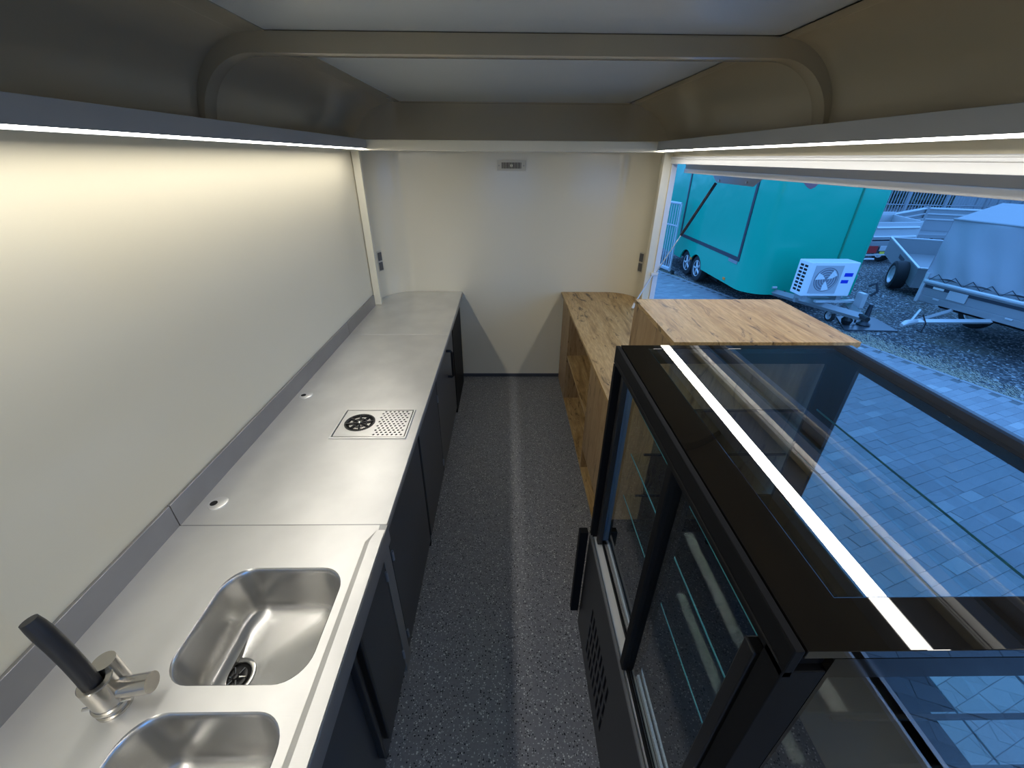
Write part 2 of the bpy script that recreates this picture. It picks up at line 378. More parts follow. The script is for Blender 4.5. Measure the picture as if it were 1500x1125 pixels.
A_, D_ = Vector((1.20, 3.44, 1.168)), Vector((1.50, 3.27, 1.845)); md = A_+(D_-A_)*.40
A_, D_, md = Vector((1.22, 3.35, 1.195)), Vector((1.505, 3.262, 1.853)), None
u_ = (D_-A_); md = A_+u_*.44
MB().tube([A_, md+u_*.02], .0045, 10).build('rod', M_CHROME, gs); MB().tube([md, D_], .011, 14).build('cylinder', M_BLACK, gs)
B('mount', M_WHITEP, 1.175, 1.232, 3.335, 3.36, 1.168, 1.19, gs, .004)
sp_ = thing('retaining_strap', 'thin pale grey cord dropping from the strut foot onto the oak counter', 'cord', (1.05, 3.25, .95))
MB().tube([(1.19, 3.345, 1.175), (1.12, 3.30, 1.07), (1.05, 3.255, .962)], .006, 8).build('cord', M_GALVL, sp_); MB().tube([(1.053, 3.257, .965), (1.036, 3.247, .925)], .011, 10).build('end_cap', M_WHITEP, sp_)

# front wall vent grille
vt = thing('vent_grille', 'small cream slotted air vent high on the rounded front wall', 'vent', (.039, 3.80, 1.946))
B('backing', M_VOID, -.048, .127, 3.790, 3.799, 1.922, 1.972, vt)
vf = MB(); P3 = lambda r: [(p[0], p[1]) for p in r]
fr_ = MB().plate([(-.078, 1.908), (.156, 1.908), (.156, 1.984), (-.078, 1.984)], [[(-.042, 1.925), (.12, 1.925), (.12, 1.969), (-.042, 1.969)]], 0, .010)
fr_.v = [(p[0], 3.798-p[2]-.001, p[1]) for p in fr_.v]; fr_.build('frame', M_VENT, vt, .0015)
for i in range(13): x = -.042+.162*(i+.5)/13; B('slat', M_VENT, x-.0024, x+.0024, 3.788, 3.796, 1.925, 1.969, vt)
for x in (-.062, .140): MB().cyl((x, 3.783, 1.946), 'y', .006, .006, 12).build('screw', M_ALUD, vt)
MB().cyl((.039, 3.784, 1.946), 'y', .011, .004, 14).build('slider_knob', M_VENT, vt)

# sockets on the curved corners
for lx_, rz_, lab in ((-1.0985, -24, 'double grey wall socket on the left curved corner above the steel counter'), (1.1785, 204, 'double grey wall socket on the right curved corner above the oak counter')):
    s_ = thing('wall_socket', lab, 'socket', (lx_, 3.635, 1.21), math.radians(rz_))
    MB().box(.0, .008, -.030, .030, -.085, .085).build('cover_plate', M_VENT, s_, .002, local=True)
    for z in (-.041, .041): MB().box(.0082, .014, -.022, .022, z-.034, z+.034).build('socket_face', M_SOCK, s_, .002, local=True)

# ================================================================== left counter
CZ = .90
def counter_tops():
    # middle and far stainless tops
    y0, y1 = 1.003, 2.722
    t = thing('stainless_worktop', 'long middle stainless worktop section with drain plate and two cable ports', 'worktop', (-.76, 1.8, CZ-.03))
    B('top', M_STEEL, XL+.012, -.409, y0, y1, CZ-.012, CZ, t, .0015)
    B('front_edge', M_STEELF, -.4105, -.4085, y0, y1, CZ-.032, CZ-.012, t); B('underlay', M_DOORE, XL+.012, -.4115, y0, y1, CZ-.032, CZ-.0125, t)
    B('backsplash', M_BSPL, XL+.001, XL+.012, y0, y1, CZ-.02, CZ+.09, t, .001)
    t = thing('stainless_worktop', 'far stainless worktop section with rounded back corner against the front wall', 'worktop', (-.76, 3.2, CZ-.03))
    pts = [(-.409, 2.725), (-.415, YF-.004)]; r = .275
    for i in range(13): q = PI/2+PI/2*i/12; pts.append((XL+.006+r+(r)*math.cos(q), YF-.004-r+r*math.sin(q)))
    pts += [(XL+.006, 2.725)]
    MB().prism(pts, CZ-.012, CZ-.0003, 'z').build('top', M_STEEL, t, .001)
    B('front_edge', M_STEELF, -.413, -.408, 2.725, YF-.01, CZ-.032, CZ-.012, t)
    B('backsplash', M_BSPL, XL+.001, XL+.012, 2.725, 3.375, CZ-.02, CZ+.09, t, .001)
counter_tops()

# sink unit
sk = thing('sink_unit', 'near stainless sink top with two square bowls and raised front rim', 'sink', (-.76, .2, CZ-.08))
SY0, SY1 = -.45, 1.0
holes = [rrect(-.835, -.485, .515, .835, .075, 8), rrect(-.835, -.485, .11, .462, .075, 8)]
MB().plate([(XL+.012, SY0), (-.432, SY0), (-.432, SY1), (XL+.012, SY1)], holes, CZ-.004, CZ).build('top', M_STEEL, sk)
rim = MB(); rim.prism([(-.473, CZ), (-.466, CZ-.0001), (-.458, CZ+.0055), (-.412, CZ+.0055), (-.4055, CZ+.003), (-.4055, CZ-.075), (-.409, CZ-.075), (-.409, CZ-.004), (-.44, CZ-.004)], SY0, .978, 'y', True)
# marine edge with tapered end
rim2 = MB(); rim2.prism([(-.431, CZ-.004), (-.431, CZ), (-.407, CZ), (-.4055, CZ-.003), (-.4055, CZ-.075), (-.409, CZ-.075), (-.409, CZ-.004)], SY0, SY1, 'y')
rim2.build('front_apron', M_STEELF, sk)
r3 = MB(); r3.add([(-.462, SY0, CZ+.0005), (-.446, SY0, CZ+.0055), (-.409, SY0, CZ+.0055), (-.409, SY0, CZ+.0005), (-.462, .93, CZ+.0005), (-.446, .93, CZ+.0055), (-.409, .93, CZ+.0055), (-.409, .93, CZ+.0005), (-.436, .978, CZ+.0005), (-.409, .978, CZ+.0005)],
                 [(0, 1, 5, 4), (1, 2, 6, 5), (2, 3, 7, 6), (0, 3, 2, 1), (4, 5, 8), (5, 6, 9, 8), (6, 7, 9), (0, 4, 8, 9, 7, 3)]); r3.build('raised_rim', M_STEEL, sk)
B('backsplash', M_BSPL, XL+.001, XL+.012, SY0, SY1, CZ-.02, CZ+.09, sk, .001)
B('seam_line', M_STEELF, XL+.02, -.411, SY1, SY1+.003, CZ-.004, CZ+.0008, sk)
def bowl(y0, y1):
    x0, x1 = -.835, -.485; rings = []; K = 8
    for d, z in ((0, 0), (.002, -.002), (.005, -.007), (.007, -.02), (.017, -.13), (.022, -.150), (.034, -.166), (.055, -.174)):
        rings.append([(p[0], p[1], CZ+z) for p in rrect(x0+d, x1-d, y0+d, y1-d, max(.075-d*.3, .02), K)])
    cx, cy = (x0+x1)/2-.10, (y0+y1)/2-.055; n = len(rings[0])
    ang = [math.atan2(p[1]-cy, p[0]-cx) for p in rings[-1]]
    rings.append([(cx+.052*math.cos(a), cy+.052*math.sin(a), CZ-.180) for a in ang])
    m = MB(); vs = [p for r_ in rings for p in r_]
    m.add(vs, [(i*n+k, (i+1)*n+k, (i+1)*n+(k+1) % n, i*n+(k+1) % n) for i in range(len(rings)-1) for k in range(n)], True)
    b = m.build('bowl', M_STEELB, sk); 
    bm = bmesh.new(); bm.from_mesh(b.data); bm.faces.ensure_lookup_table()
    if min(bm.faces, key=lambda f: f.calc_center_median().z).normal.z < 0: bmesh.ops.reverse_faces(bm, faces=bm.faces[:])
    bm.to_mesh(b.data); bm.free()
    w = MB(); w.lathe((cx, cy, CZ-.181), [(.052, .001), (.047, .003), (.040, .002), (.036, -.006)], 'z', 32); w.build('waste_ring', M_CHROME, b)
    MB().cyl((cx, cy, CZ-.190), 'z', .037, .003, 24).build('waste_well', M_VOID, b)
    st = MB(); st.lathe((cx, cy, CZ-.187), [(.030, 0), (.030, .004), (.024, .006), (.012, .003), (.007, .012), (.001, .013)], 'z', 24); st.build('strainer', M_BLACK, b)
    st = MB()
    for k in range(6): a = k*PI/3; st.tube([(cx+.010*math.cos(a), cy+.010*math.sin(a), CZ-.180), (cx+.028*math.cos(a), cy+.028*math.sin(a), CZ-.179)], .0025, 6)
    st.build('strainer_spokes', M_CHROME, b)
bowl(.515, .835); bowl(.11, .462)

# faucet
fx, fy = -.893, .478
fa = thing('mixer_tap', 'brushed nickel mixer tap with matt black curved spout behind the bowls', 'tap', (fx, fy, CZ))
MB().lathe((fx, fy, CZ), [(.034, 0), (.034, .006), (.030, .008), (.030, .018), (.035, .020), (.035, .026), (.031, .028)], 'z', 32).build('base_ring', M_BRASSY, fa)
MB().lathe((fx, fy, CZ), [(.031, .028), (.031, .100), (.029, .102), (.019, .102), (.018, .09)], 'z', 32).build('body', M_BRASSY, fa)
MB().tube([(fx-.006, fy+.036, CZ+.03), (fx-.006, fy+.036, CZ+.112)], .022, 24).build('cartridge', M_BRASSY, fa)
lv = MB().tube([(fx+.02, fy+.012, CZ+.048), (fx+.090, fy+.02, CZ+.055)], .022, 24).build('lever_knob', M_BRASSY, fa)
MB().tube([(fx-.045, fy-.02, CZ+.024), (fx+.05, fy+.0, CZ+.030)], [.004, .004], 8).build('lever_pin', M_CHROME, fa)
sp = MB(); path = []; 
for i in range(12):
    t_ = i/11; path.append((fx-.004-.030*t_**2.0, fy-.004+.012*t_, CZ+.088+.235*t_-.015*t_**3))
sp.tube(path, [.0165]+[.0175]*9+[.0165, .0145], 20); sp.build('spout', principled('matt_black_spout', (.018, .018, .02), .45), fa)

# drain plate / glass rinser
dr = thing('drain_plate', 'inset stainless drain plate with black glass rinser star and round holes', 'drain', (-.62, 1.61, CZ))
big = circ(-.690, 1.612, .066, 40)
hs = [big]
for j in range(12):
    for i in range(7 if j % 2 == 0 else 6):
        x = -.600+.0205*i+(.010 if j % 2 else 0); y = 1.516+.0172*j
        hs.append(circ(x, y, .0060, 8))
MB().plate(rrect(-.779, -.462, 1.503, 1.715, .003, 2), hs, CZ+.0035, CZ+.0055).build('perforated_plate', M_SATIN, dr)
B('drip_pan', M_VOID, -.784, -.457, 1.498, 1.720, CZ+.0002, CZ+.001, dr)
MB().plate([(-.792, 1.489), (-.450, 1.489), (-.450, 1.728), (-.792, 1.728)], [[(-.784, 1.498), (-.457, 1.498), (-.457, 1.720), (-.784, 1.720)]], CZ, CZ+.007).build('frame', M_SATIN, dr, .001)
MB().lathe((-.690, 1.612, CZ+.001), [(.070, .0045), (.070, .007), (.064, .007), (.060, .002)], 'z', 40).build('rinser_ring', M_BLACK, dr)
rs = MB()
for k in range(8):
    a = k*PI/4+.2; rs.tube([(-.690+.008*math.cos(a), 1.612+.008*math.sin(a), CZ+.005), (-.690+.063*math.cos(a), 1.612+.063*math.sin(a), CZ+.006)], .0042, 6)
rs.lathe((-.690, 1.612, CZ+.001), [(.034, .003), (.034, .006), (.030, .006), (.030, .003)], 'z', 24); rs.build('rinser_star', M_BLACK, dr)
MB().lathe((-.690, 1.612, CZ+.004), [(.009, 0), (.009, .005), (.004, .008), (.0005, .008)], 'z', 16).build('nozzle', M_CHROME, dr)
MB().cyl((-.690, 1.612, CZ+.0012), 'z', .05, .001, 24).build('rinser_floor', M_STEELB, dr)

def grommet(x, y, r, lab):
    g = thing('cable_grommet', lab, 'grommet', (x, y, CZ))
    MB().lathe((x, y, CZ), [(r, 0), (r*.98, .003), (r*.9, .0045), (.001, .0045)], 'z', 32).build('cap', M_SATIN, g)
    MB().plate(circ(x-.012, y-.004, .0125, 20), [], CZ+.0046, CZ+.0052).build('cable_hole', M_VOID, g)
grommet(-1.042, 1.103, .0325, 'round steel cable port near the backsplash by the sink unit')
grommet(-1.052, 1.872, .0325, 'round steel cable port near the backsplash left of the drain plate')

# base cabinets
FX = -.44
def cabinet(name, lab, y0, y1, dm, hinge_y, handle_y=None, cat='cabinet', top=CZ-.034, ctop=None):
    c = thing(name, lab, cat, ((XL+FX)/2, (y0+y1)/2, 0))
    bd = MB(); bd.box(XL+.002, FX-.020, y0, y1-.001, .05, ctop or top); bd.build('carcass', M_DOORE, c)
    B('plinth', M_DOORE, XL+.05, FX-.03, y0+.002, y1-.003, .0, .05, c)
    d = B('door', dm, FX-.018, FX, y0+.003, y1-.004, .055, top-.004, c, .0015)
    if hinge_y is not None:
        for z in (.15, .66): MB().tube([(FX+.003, hinge_y, z-.025), (FX+.003, hinge_y, z+.025)], .006, 10).build('hinge', M_HINGE, d)
    if handle_y is not None:
        B('handle', M_BLACK, FX, FX+.022, handle_y-.008, handle_y+.008, .18, top-.03, d, .003)
    return c
cabinet('base_cabinet', 'anthracite cabinet with black grip edge nearest the camera, under the near bowl', -.45, .655, M_DOOR, None, .63, top=CZ-.078, ctop=.69)
cabinet('base_cabinet', 'anthracite cabinet under the far sink bowl, hinged beside the steel divider', .66, .985, M_DOOR, .978, .685, top=CZ-.078, ctop=.69)
tag(B('steel_divider', M_STEELF, XL+.02, FX+.001, .988, 1.055, .0, CZ-.034, None, .001), 'upright brushed steel divider between sink cabinet and next dark door', 'panel')
cabinet('base_cabinet', 'anthracite cabinet just beyond the steel divider', 1.058, 1.655, M_DOOR, 1.068, None)
cabinet('base_cabinet', 'anthracite cabinet below the drain plate, beside a double black gap', 1.685, 2.245, M_DOOR, 2.235, None)
tag(B('filler_strip', M_VOID, XL+.02, FX-.004, 1.658, 1.682, 0, CZ-.036), 'narrow black filler gap between two dark cabinet doors', 'panel')
ap = cabinet('undercounter_appliance', 'grey fronted undercounter appliance with black bar handle near the front wall', 2.25, 3.10, M_GREYDOOR, None, None, 'appliance', top=CZ-.034)
hb = MB(); hb.box(FX, FX+.035, 2.66, 2.675, .755, .77); hb.box(FX, FX+.035, 2.66, 2.675, .555, .57); hb.box(FX+.024, FX+.036, 2.66, 2.675, .555, .77)
hb = MB(); hb.tube([(FX, 2.74, .765), (FX+.03, 2.74, .765), (FX+.04, 2.74, .755), (FX+.04, 2.74, .565), (FX+.03, 2.74, .555), (FX, 2.74, .555)], .010, 8); hb.build('bar_handle', M_BLACK, ap)
MB().cyl((FX-.002, 2.96, .80), 'x', .012, .006, 14).build('lock', M_CHROME, ap)
tag(B('end_panel', M_BLACKM, XL+.30, FX+.004, 3.102, 3.70, 0, CZ-.034, None, .002), 'black end panel between the grey appliance and the front wall', 'panel')

# ================================================================== low oak counter (right)
LX = .54
oc = thing('oak_counter', 'low oak-look counter with open shelves and rounded back corner along the hatch side', 'counter', (.86, 2.8, 0))
pts = [(LX-.012, 1.73), (LX-.018, YF-.004)]; r = .275
pts2 = []
for i in range(13): q = PI/2-PI/2*i/12; pts2.append((XR-.006-r+r*math.cos(q), YF-.004-r+r*math.sin(q)))
pts = [(LX-.012, 1.73), (XR-.006, 1.73)]+pts2[::-1]+[(LX-.024, YF-.004)]
MB().prism(pts, CZ-.02, CZ-.0, 'z').build('worktop', M_WOODY, oc, .001)
H = CZ-.02
def op(name, *a, mat=M_WOODZ): return B(name, mat, *a, oc, .0008)
op('side_panel', LX, LX+.60, YF-.035, YF-.018, 0, H-.001)
op('front_panel', LX-.001, LX+.017, 3.33, YF-.036, 0, H-.001)
op('upright', LX+.018, LX+.60, 3.33, 3.348, 0, H-.001)
op('upright', LX, LX+.60, 2.335, 2.353, 0, H-.001)
op('front_panel', LX-.001, LX+.017, 1.73, 2.334, .20, H-.001)
op('upright', LX+.018, LX+.60, 1.73, 1.748, 0, H-.001)
op('shelf', LX+.002, LX+.60, 2.354, 3.329, .44, .458, mat=M_WOODY)
op('shelf', LX+.002, LX+.60, 1.749, 2.334, .182, .20, mat=M_WOODY)
op('bottom_panel', LX, LX+.60, 1.749, 2.334, .0, .02, mat=M_WOODY)
op('bottom_panel', LX, LX+.60, 2.354, 3.329, .0, .02, mat=M_WOODY)
op('back_panel', LX+.60, LX+.612, 1.73, YF-.30, 0, H-.001)

# tall oak cabinet
tc = thing('oak_cabinet', 'tall oak-look cabinet with flat top between the glass display and low oak counter', 'cabinet', (.865, 1.49, 0))
TZ = 1.472
B('top_panel', M_WOODY, .553, 1.178, 1.245, 1.718, TZ-.018, TZ, tc, .0008)
B('side_panel', M_WOODZ, .556, .574, 1.248, 1.716, 0, TZ-.0185, tc, .0006)
B('side_panel', M_WOODZ, 1.158, 1.176, 1.248, 1.716, 0, TZ-.0185, tc, .0006)
B('rear_panel', M_WOODZ, .5745, 1.1575, 1.699, 1.716, 0, TZ-.0185, tc)
B('front_panel', M_WOODZ, .5745, 1.1575, 1.248, 1.266, 0, TZ-.0185, tc)

# ================================================================== refrigerated display
FX0, FX1, FY0, FY1, FZ = .35, 1.115, .275, 1.205, 1.478
fg = thing('display_fridge', 'black refrigerated glass display case with sliding doors and glass shelves', 'fridge', ((FX0+FX1)/2, (FY0+FY1)/2, 0))
# base
bs = MB(); bs.box(FX0+.012, FX1, FY0, FY1, .0, .62); bs.build('base', M_BLACKM, fg, .002)
slots = []
for a in range(3):
    for b in range(9):
        y = .72+.035*b; z = .10+.105*a
        slots.append([(y, z), (y+.018, z), (y+.018, z+.085), (y, z+.085)])
pl = MB().plate([(FY0, .0), (FY1, .0), (FY1, .618), (FY0, .618)], slots, 0, .004); pl.v = [(FX0+.0045-p[2], p[0], p[1]) for p in pl.v]
pl.build('louvre_panel', principled('louvre_panel_black', (.022, .023, .026), .4), fg)
B('louvre_shadow_box', M_VOID, FX0+.007, FX0+.0115, .70, 1.06, .08, .42, fg)
# door track
for k, (x0, x1, z0, z1, mt) in enumerate(((FX0-.002, FX0+.006, .618, .632, M_STEELF), (FX0+.010, FX0+.040, .615, .624, M_ALU), (FX0+.043, FX0+.050, .615, .640, M_ALU), (FX0+.058, FX0+.063, .615, .640, M_ALU))):
    B('door_track', mt, x0, x1, FY0+.02, FY1-.01, z0, z1, fg)
B('deck', principled('deck_black', (.02, .022, .026), .5, 0, .3), FX0+.064, FX1-.012, FY0+.012, FY1-.012, .615, .640, fg)
# top: black printed border and clear centre
ctr = [(.447, .345), (1.035, .345), (1.035, 1.178), (.447, 1.178)]
MB().plate([(FX0+.016, FY0), (FX1, FY0), (FX1, FY1), (FX0+.016, FY1)], [ctr], FZ-.016, FZ).build('top_border', M_BLACKG, fg, .001)
MB().box(.4475, 1.0345, .3455, 1.1775, FZ-.014, FZ-.0006).build('top_glass', M_GLASST, fg)
B('top_rail', M_BLACKM, FX0, FX0+.014, FY0, FY1, 1.418, FZ-.001, fg, .002)
B('top_rail', M_BLACKM, FX0+.0145, FX0+.064, FY0+.01, FY1-.01, 1.432, FZ-.018, fg)
B('rail_groove', M_VOID, FX0-.0008, FX0+.002, FY0+.01, FY1-.02, 1.432, 1.437, fg)
# corner posts on the door side
B('corner_post', M_BLACKM, FX0, FX0+.0555, FY0, FY0+.038, .62, 1.4318, fg, .0015)
B('corner_post', M_BLACKM, FX0, FX0+.045, FY1-.022, FY1, .62, 1.414, fg, .0015)
# end glass panels with printed border
def end_glass(y0, y1):
    n = 'end_border'
    p = MB().plate([(FX0+.056, .62), (FX1-.001, .62), (FX1-.001, FZ-.017), (FX0+.056, FZ-.017)], [[(.412, .70), (1.05, .70), (1.05, 1.418), (.412, 1.418)]], 0, y1-y0)
    p.v = [(q[0], y1-q[2], q[1]) for q in p.v]; p.build(n, M_BLACKE, fg)
    MB().box(.4125, 1.0495, y0+.002, y1-.002, .7005, 1.4175).build('end_glass', M_GLASSE, fg)
end_glass(FY0, FY0+.012); end_glass(FY1-.012, FY1)
p = MB().plate([(FY0+.013, .62), (FY1-.013, .62), (FY1-.013, FZ-.017), (FY0+.013, FZ-.017)], [[(.34, .73), (1.14, .73), (1.14, 1.418), (.34, 1.418)]], 0, .012)
p.v = [(FX1-q[2], q[0], q[1]) for q in p.v]; p.build('front_border', M_BLACKG, fg)
MB().box(FX1-.010, FX1-.002, .3405, 1.1395, .7305, 1.4175).build('front_glass', M_GLASS, fg)
# sliding doors
def sdoor(x, y0, y1, hy, lab):
    fr = MB()
    for (a, b) in ((y0, y0+.028), (y1-.028, y1)): fr.box(x, x+.014, a, b, .628, 1.432)
    fr.box(x, x+.014, y0+.028, y1-.028, .628, .640); fr.box(x, x+.014, y0+.028, y1-.028, 1.42, 1.432)
    d = fr.build('sliding_door', M_BLACKM, fg, .002); d['label'] = lab
    MB().box(x+.004, x+.010, y0+.028, y1-.028, .6405, 1.4195).build('door_glass', M_GLASS, d)
    MB().box(x-.020, x, hy-.013, hy+.013, .63, 1.395).build('grip', M_BLACK, d, .003)
sdoor(FX0+.016, .315, .700, .330, 'near sliding glass door with black grip'); sdoor(FX0+.038, .655, FY1-.024, 1.15, 'far sliding glass door')
B('meeting_stile', M_BLACKM, FX0+.002, FX0+.036, .672, .700, .628, 1.425, fg, .003)
B('door_pillar', principled('blue_grey_stile', (.10, .14, .20), .35), FX0+.04, FX0+.062, FY1-.055, FY1-.03, .64, 1.41, fg)
for z in (.86, 1.06, 1.25):
    s = MB().box(.452, 1.06, FY0+.03, FY1-.03, z, z+.006).build('glass_shelf', M_SHELFG, fg)
    B('shelf_edge', M_GEDGE, .4500, .4515, FY0+.03, FY1-.03, z, z+.006, s); B('shelf_edge', M_GEDGE, 1.0605, 1.062, FY0+.03, FY1-.03, z, z+.006, s)
    for y in (FY0+.022, FY1-.028): B('shelf_bracket', M_BLACKM, .50, 1.02, y, y+.006, z-.008, z-.001, s)
B('led_tube', M_LED2, FX0+.055, FX0+.066, FY0+.05, FY1-.05, 1.398, 1.408, fg)
tag(B('control_box', M_BLACKM, .312, .348, 1.215, 1.245, .07, .61, None, .002), 'narrow black upright box beside the far foot of the display fridge', 'box')

# ================================================================== outdoors
grd = struct(B('ground', M_GRAVEL, -40, 60, -25, 70, G-.30, G-.03), 'dark gravel yard', 'ground')
# paving: bricks laid across the edge direction
ed = Vector((.325, -.946, 0)).normalized(); pp = Vector((ed.y*-1, ed.x, 0)); pp = Vector((.946, .325, 0)).normalized()
pp = Vector((-ed.y, ed.x, 0))
E0 = Vector((4.34, 10.03, 0))
q1, q2 = E0-ed*6.8, E0+ed*12.7
pv = struct(MB().prism([(q1.x, q1.y), (q2.x, q2.y), (q2.x-7, q2.y-2.4), (q1.x-7, q1.y-2.4)], G-.06, G-.008, 'z').build('pavement', principled('joint_sand', (.17, .17, .165), .95)), 'grey concrete brick paving beside the trailer', 'pavement')
me_b = []
bm_ = MB().box(-.0975, .0975, -.0475, .0475, -.05, 0)
for k, m in enumerate(M_BRICK):
    o = MB().box(-.0992, .0992, -.0492, .0492, -.04, 0)
    o = o.build('brick', m, pv, local=True)
    bmm = bmesh.new(); bmm.from_mesh(o.data); bmesh.ops.bevel(bmm, geom=[e for e in bmm.edges if all(v.co.z > -.01 for v in e.verts)], offset=.0022, segments=1, affect='EDGES'); bmm.to_mesh(o.data); bmm.free()
    me_b.append(o.data); bpy.data.objects.remove(o)
ang = math.atan2(pp.y, pp.x)
cands = []
for i in range(-70, 128):
    for j in range(0, 40):
        w = -.1-.2*j+(.1 if i % 2 else 0); q = E0+ed*(.1*i)+pp*w
        if w > -.02 or q.x < 1.35 and q.y < 6 or q.x < .2 or q.y > 15.5: continue
        cands.append((q.x, q.y))
def seen(x, y):
    d = Vector((x, y, G))-Vector((0, 0, 2)); f = d.dot(fw)
    if f <= 0: return False
    u, v = 750+601*d.dot(rt)/f, 562-601*d.dot(up)/f
    return 0 < u < 1500 and 0 < v < 1125 and x/2.6 > .86
vis = sorted([c for c in cands if seen(*c)], key=lambda c: c[0]**2+c[1]**2); near = vis[:300]; ns = set(near)
def pick(x, y):
    r_ = random.random(); return 0 if r_ < .45 else 1 if r_ < .72 else 2 if r_ < .95 else 3
for (x, y) in near:
    o = bpy.data.objects.new('brick', me_b[pick(x, y)]); COL.objects.link(o); o.parent = pv
    o.location = (x, y, G+random.uniform(-.003, .003)); o.rotation_euler = (random.uniform(-.01, .01), random.uniform(-.01, .01), ang+random.uniform(-.01, .01))
rest = [MB() for _ in M_BRICK]
ca, sa = math.cos(ang), math.sin(ang)
allm = MB(); mats = []
for (x, y) in cands:
    if (x, y) in ns: continue
    dz = random.uniform(-.003, .003); vs = []
    for z, e in ((-.04, 0), (-.0022, 0), (0, .0022)):
        for (a, b) in ((-.0992+e, -.0492+e), (.0992-e, -.0492+e), (.0992-e, .0492-e), (-.0992+e, .0492-e)): vs.append((x+a*ca-b*sa, y+a*sa+b*ca, G+z+dz))
    fs = [(8, 9, 10, 11)]+[(l*4+k, l*4+(k+1) % 4, l*4+4+(k+1) % 4, l*4+4+k) for l in (0, 1) for k in range(4)]
    allm.add(vs, fs); mats += [pick(x, y)]*len(fs)
me = bpy.data.meshes.new('far_bricks'); me.from_pydata(allm.v, [], allm.f)
for m in M_BRICK: me.materials.append(m)
me.polygons.foreach_set('material_index', mats); me.update()
o = bpy.data.objects.new('far_bricks', me); COL.objects.link(o); o.parent = pv; o['kind'] = 'stuff'

# kerb row, loose stones and dry grass
rs = random.Random(3)
st = MB()
def stone(m, x, y, s):
    vs = [(x+s*rs.uniform(.6, 1.1)*math.cos(a)*1.2, y+s*rs.uniform(.6, 1.1)*math.sin(a), G-.03+s*rs.uniform(.0, .15)) for a in (0, 1.25, 2.5, 3.8, 5.0)]+[(x+s*.1, y, G-.03+s*rs.uniform(.5, .9))]
    m.add(vs, [(k, (k+1) % 5, 5) for k in range(5)])
sd = MB()
for k in range(16000):
    x = rs.uniform(3.6, 13); y = rs.uniform(1.5, 14); w = (Vector((x, y, 0))-E0).dot(pp)
    if w < .05 or (5.9 < x < 7.1 and 6.6 < y < 7.5): continue
    stone(st if k % 3 == 0 else sd, x, y, rs.uniform(.007, .018))
a = st.build('pale_gravel_stones', M_STONE); a['kind'] = 'stuff'; tag(a, 'pale loose stones scattered over the dark gravel', 'gravel')
a = sd.build('dark_gravel_stones', principled('dark_stone', (.10, .10, .105), .8)); a['kind'] = 'stuff'; tag(a, 'dark loose stones scattered over the yard', 'gravel')
gr = MB()
for k in range(16000):
    t = rs.uniform(-1.5, 7.5); c0 = .12+.10*math.sin(t*2); w = abs(rs.gauss(0, .16 if t > 3.2 and t < 5.6 else .07))+.03
    if t > 3.2 and t < 6.0 and rs.random() < .5: w += .45*rs.random()
    q = E0+ed*t+pp*w; h = rs.uniform(.01, .035); a = rs.uniform(0, PI); l = rs.uniform(.02, .06); dx, dy = math.cos(a)*l, math.sin(a)*l
    z = G-.03
    if q.x > 4.45 and q.y > 7.3 or 5.9 < q.x < 7.1 and 6.6 < q.y < 7.5: continue
    gr.add([(q.x, q.y, z), (q.x+.010, q.y+.008, z), (q.x+dx, q.y+dy, z+h)], [(0, 1, 2)])
a = gr.build('dry_grass', M_STRAW); a['kind'] = 'stuff'; tag(a, 'strip of dry grass and weeds along the paving edge', 'grass')
kb = struct(B('trim_5', M_BRICK[0], 1, 1.01, 1, 1.01, G-.09, G-.08), 'narrow concrete edging row along the paving', 'kerb')
km = MB().box(-.49, .49, -.03, .03, -.06, 0).build('kerb_stone', M_BRICK[1], kb, local=True); kd = km.data; bpy.data.objects.remove(km)
for i in range(14):
    o = bpy.data.objects.new('kerb_stone', kd); COL.objects.link(o); o.parent = kb; q = E0+ed*(i-2)+pp*.04; o.location = (q.x, q.y, G+.002); o.rotation_euler = (0, 0, math.atan2(ed.y, ed.x))

def wheel(parent, c, axis, r, w, name='wheel', rim=M_GALVL, spokes=0):
    prof = [(r*.62, -w*.45), (r*.80, -w*.5), (r*.96, -w*.42), (r, -w*.2), (r, w*.2), (r*.96, w*.42), (r*.80, w*.5), (r*.62, w*.45), (r*.62, -w*.45)]
    t = MB().lathe(c, prof, axis, 32).build(name, M_RUBBER, parent)
    rm = MB().lathe(c, [(r*.62, -w*.45), (r*.56, -w*.42), (r*.50, -w*.30), (r*.12, -w*.22), (r*.10, -w*.30), (.001, -w*.30)], axis, 32); rm.lathe(c, [(r*.62, w*.45), (r*.5, w*.3), (.001, w*.2)], axis, 24)
    d = rm.build('rim', rim if not spokes else M_PVC, t)
    if spokes:
        s = MB()
        for k in range(spokes):
            a = 2*PI*k/spokes; off = -w*.36
            P = lambda rr: {'x': (c[0]+off, c[1]+rr*math.cos(a), c[2]+rr*math.sin(a)), 'y': (c[0]+rr*math.sin(a), c[1]+off, c[2]+rr*math.cos(a))}[axis]
            s.tube([P(r*.08), P(r*.58)], [r*.09, r*.07], 8)
        s.lathe(c, [(r*.62, -w*.46), (r*.60, -w*.47), (r*.55, -w*.40)], axis, 32); s.build('spokes', M_GALVL, t)
    return t

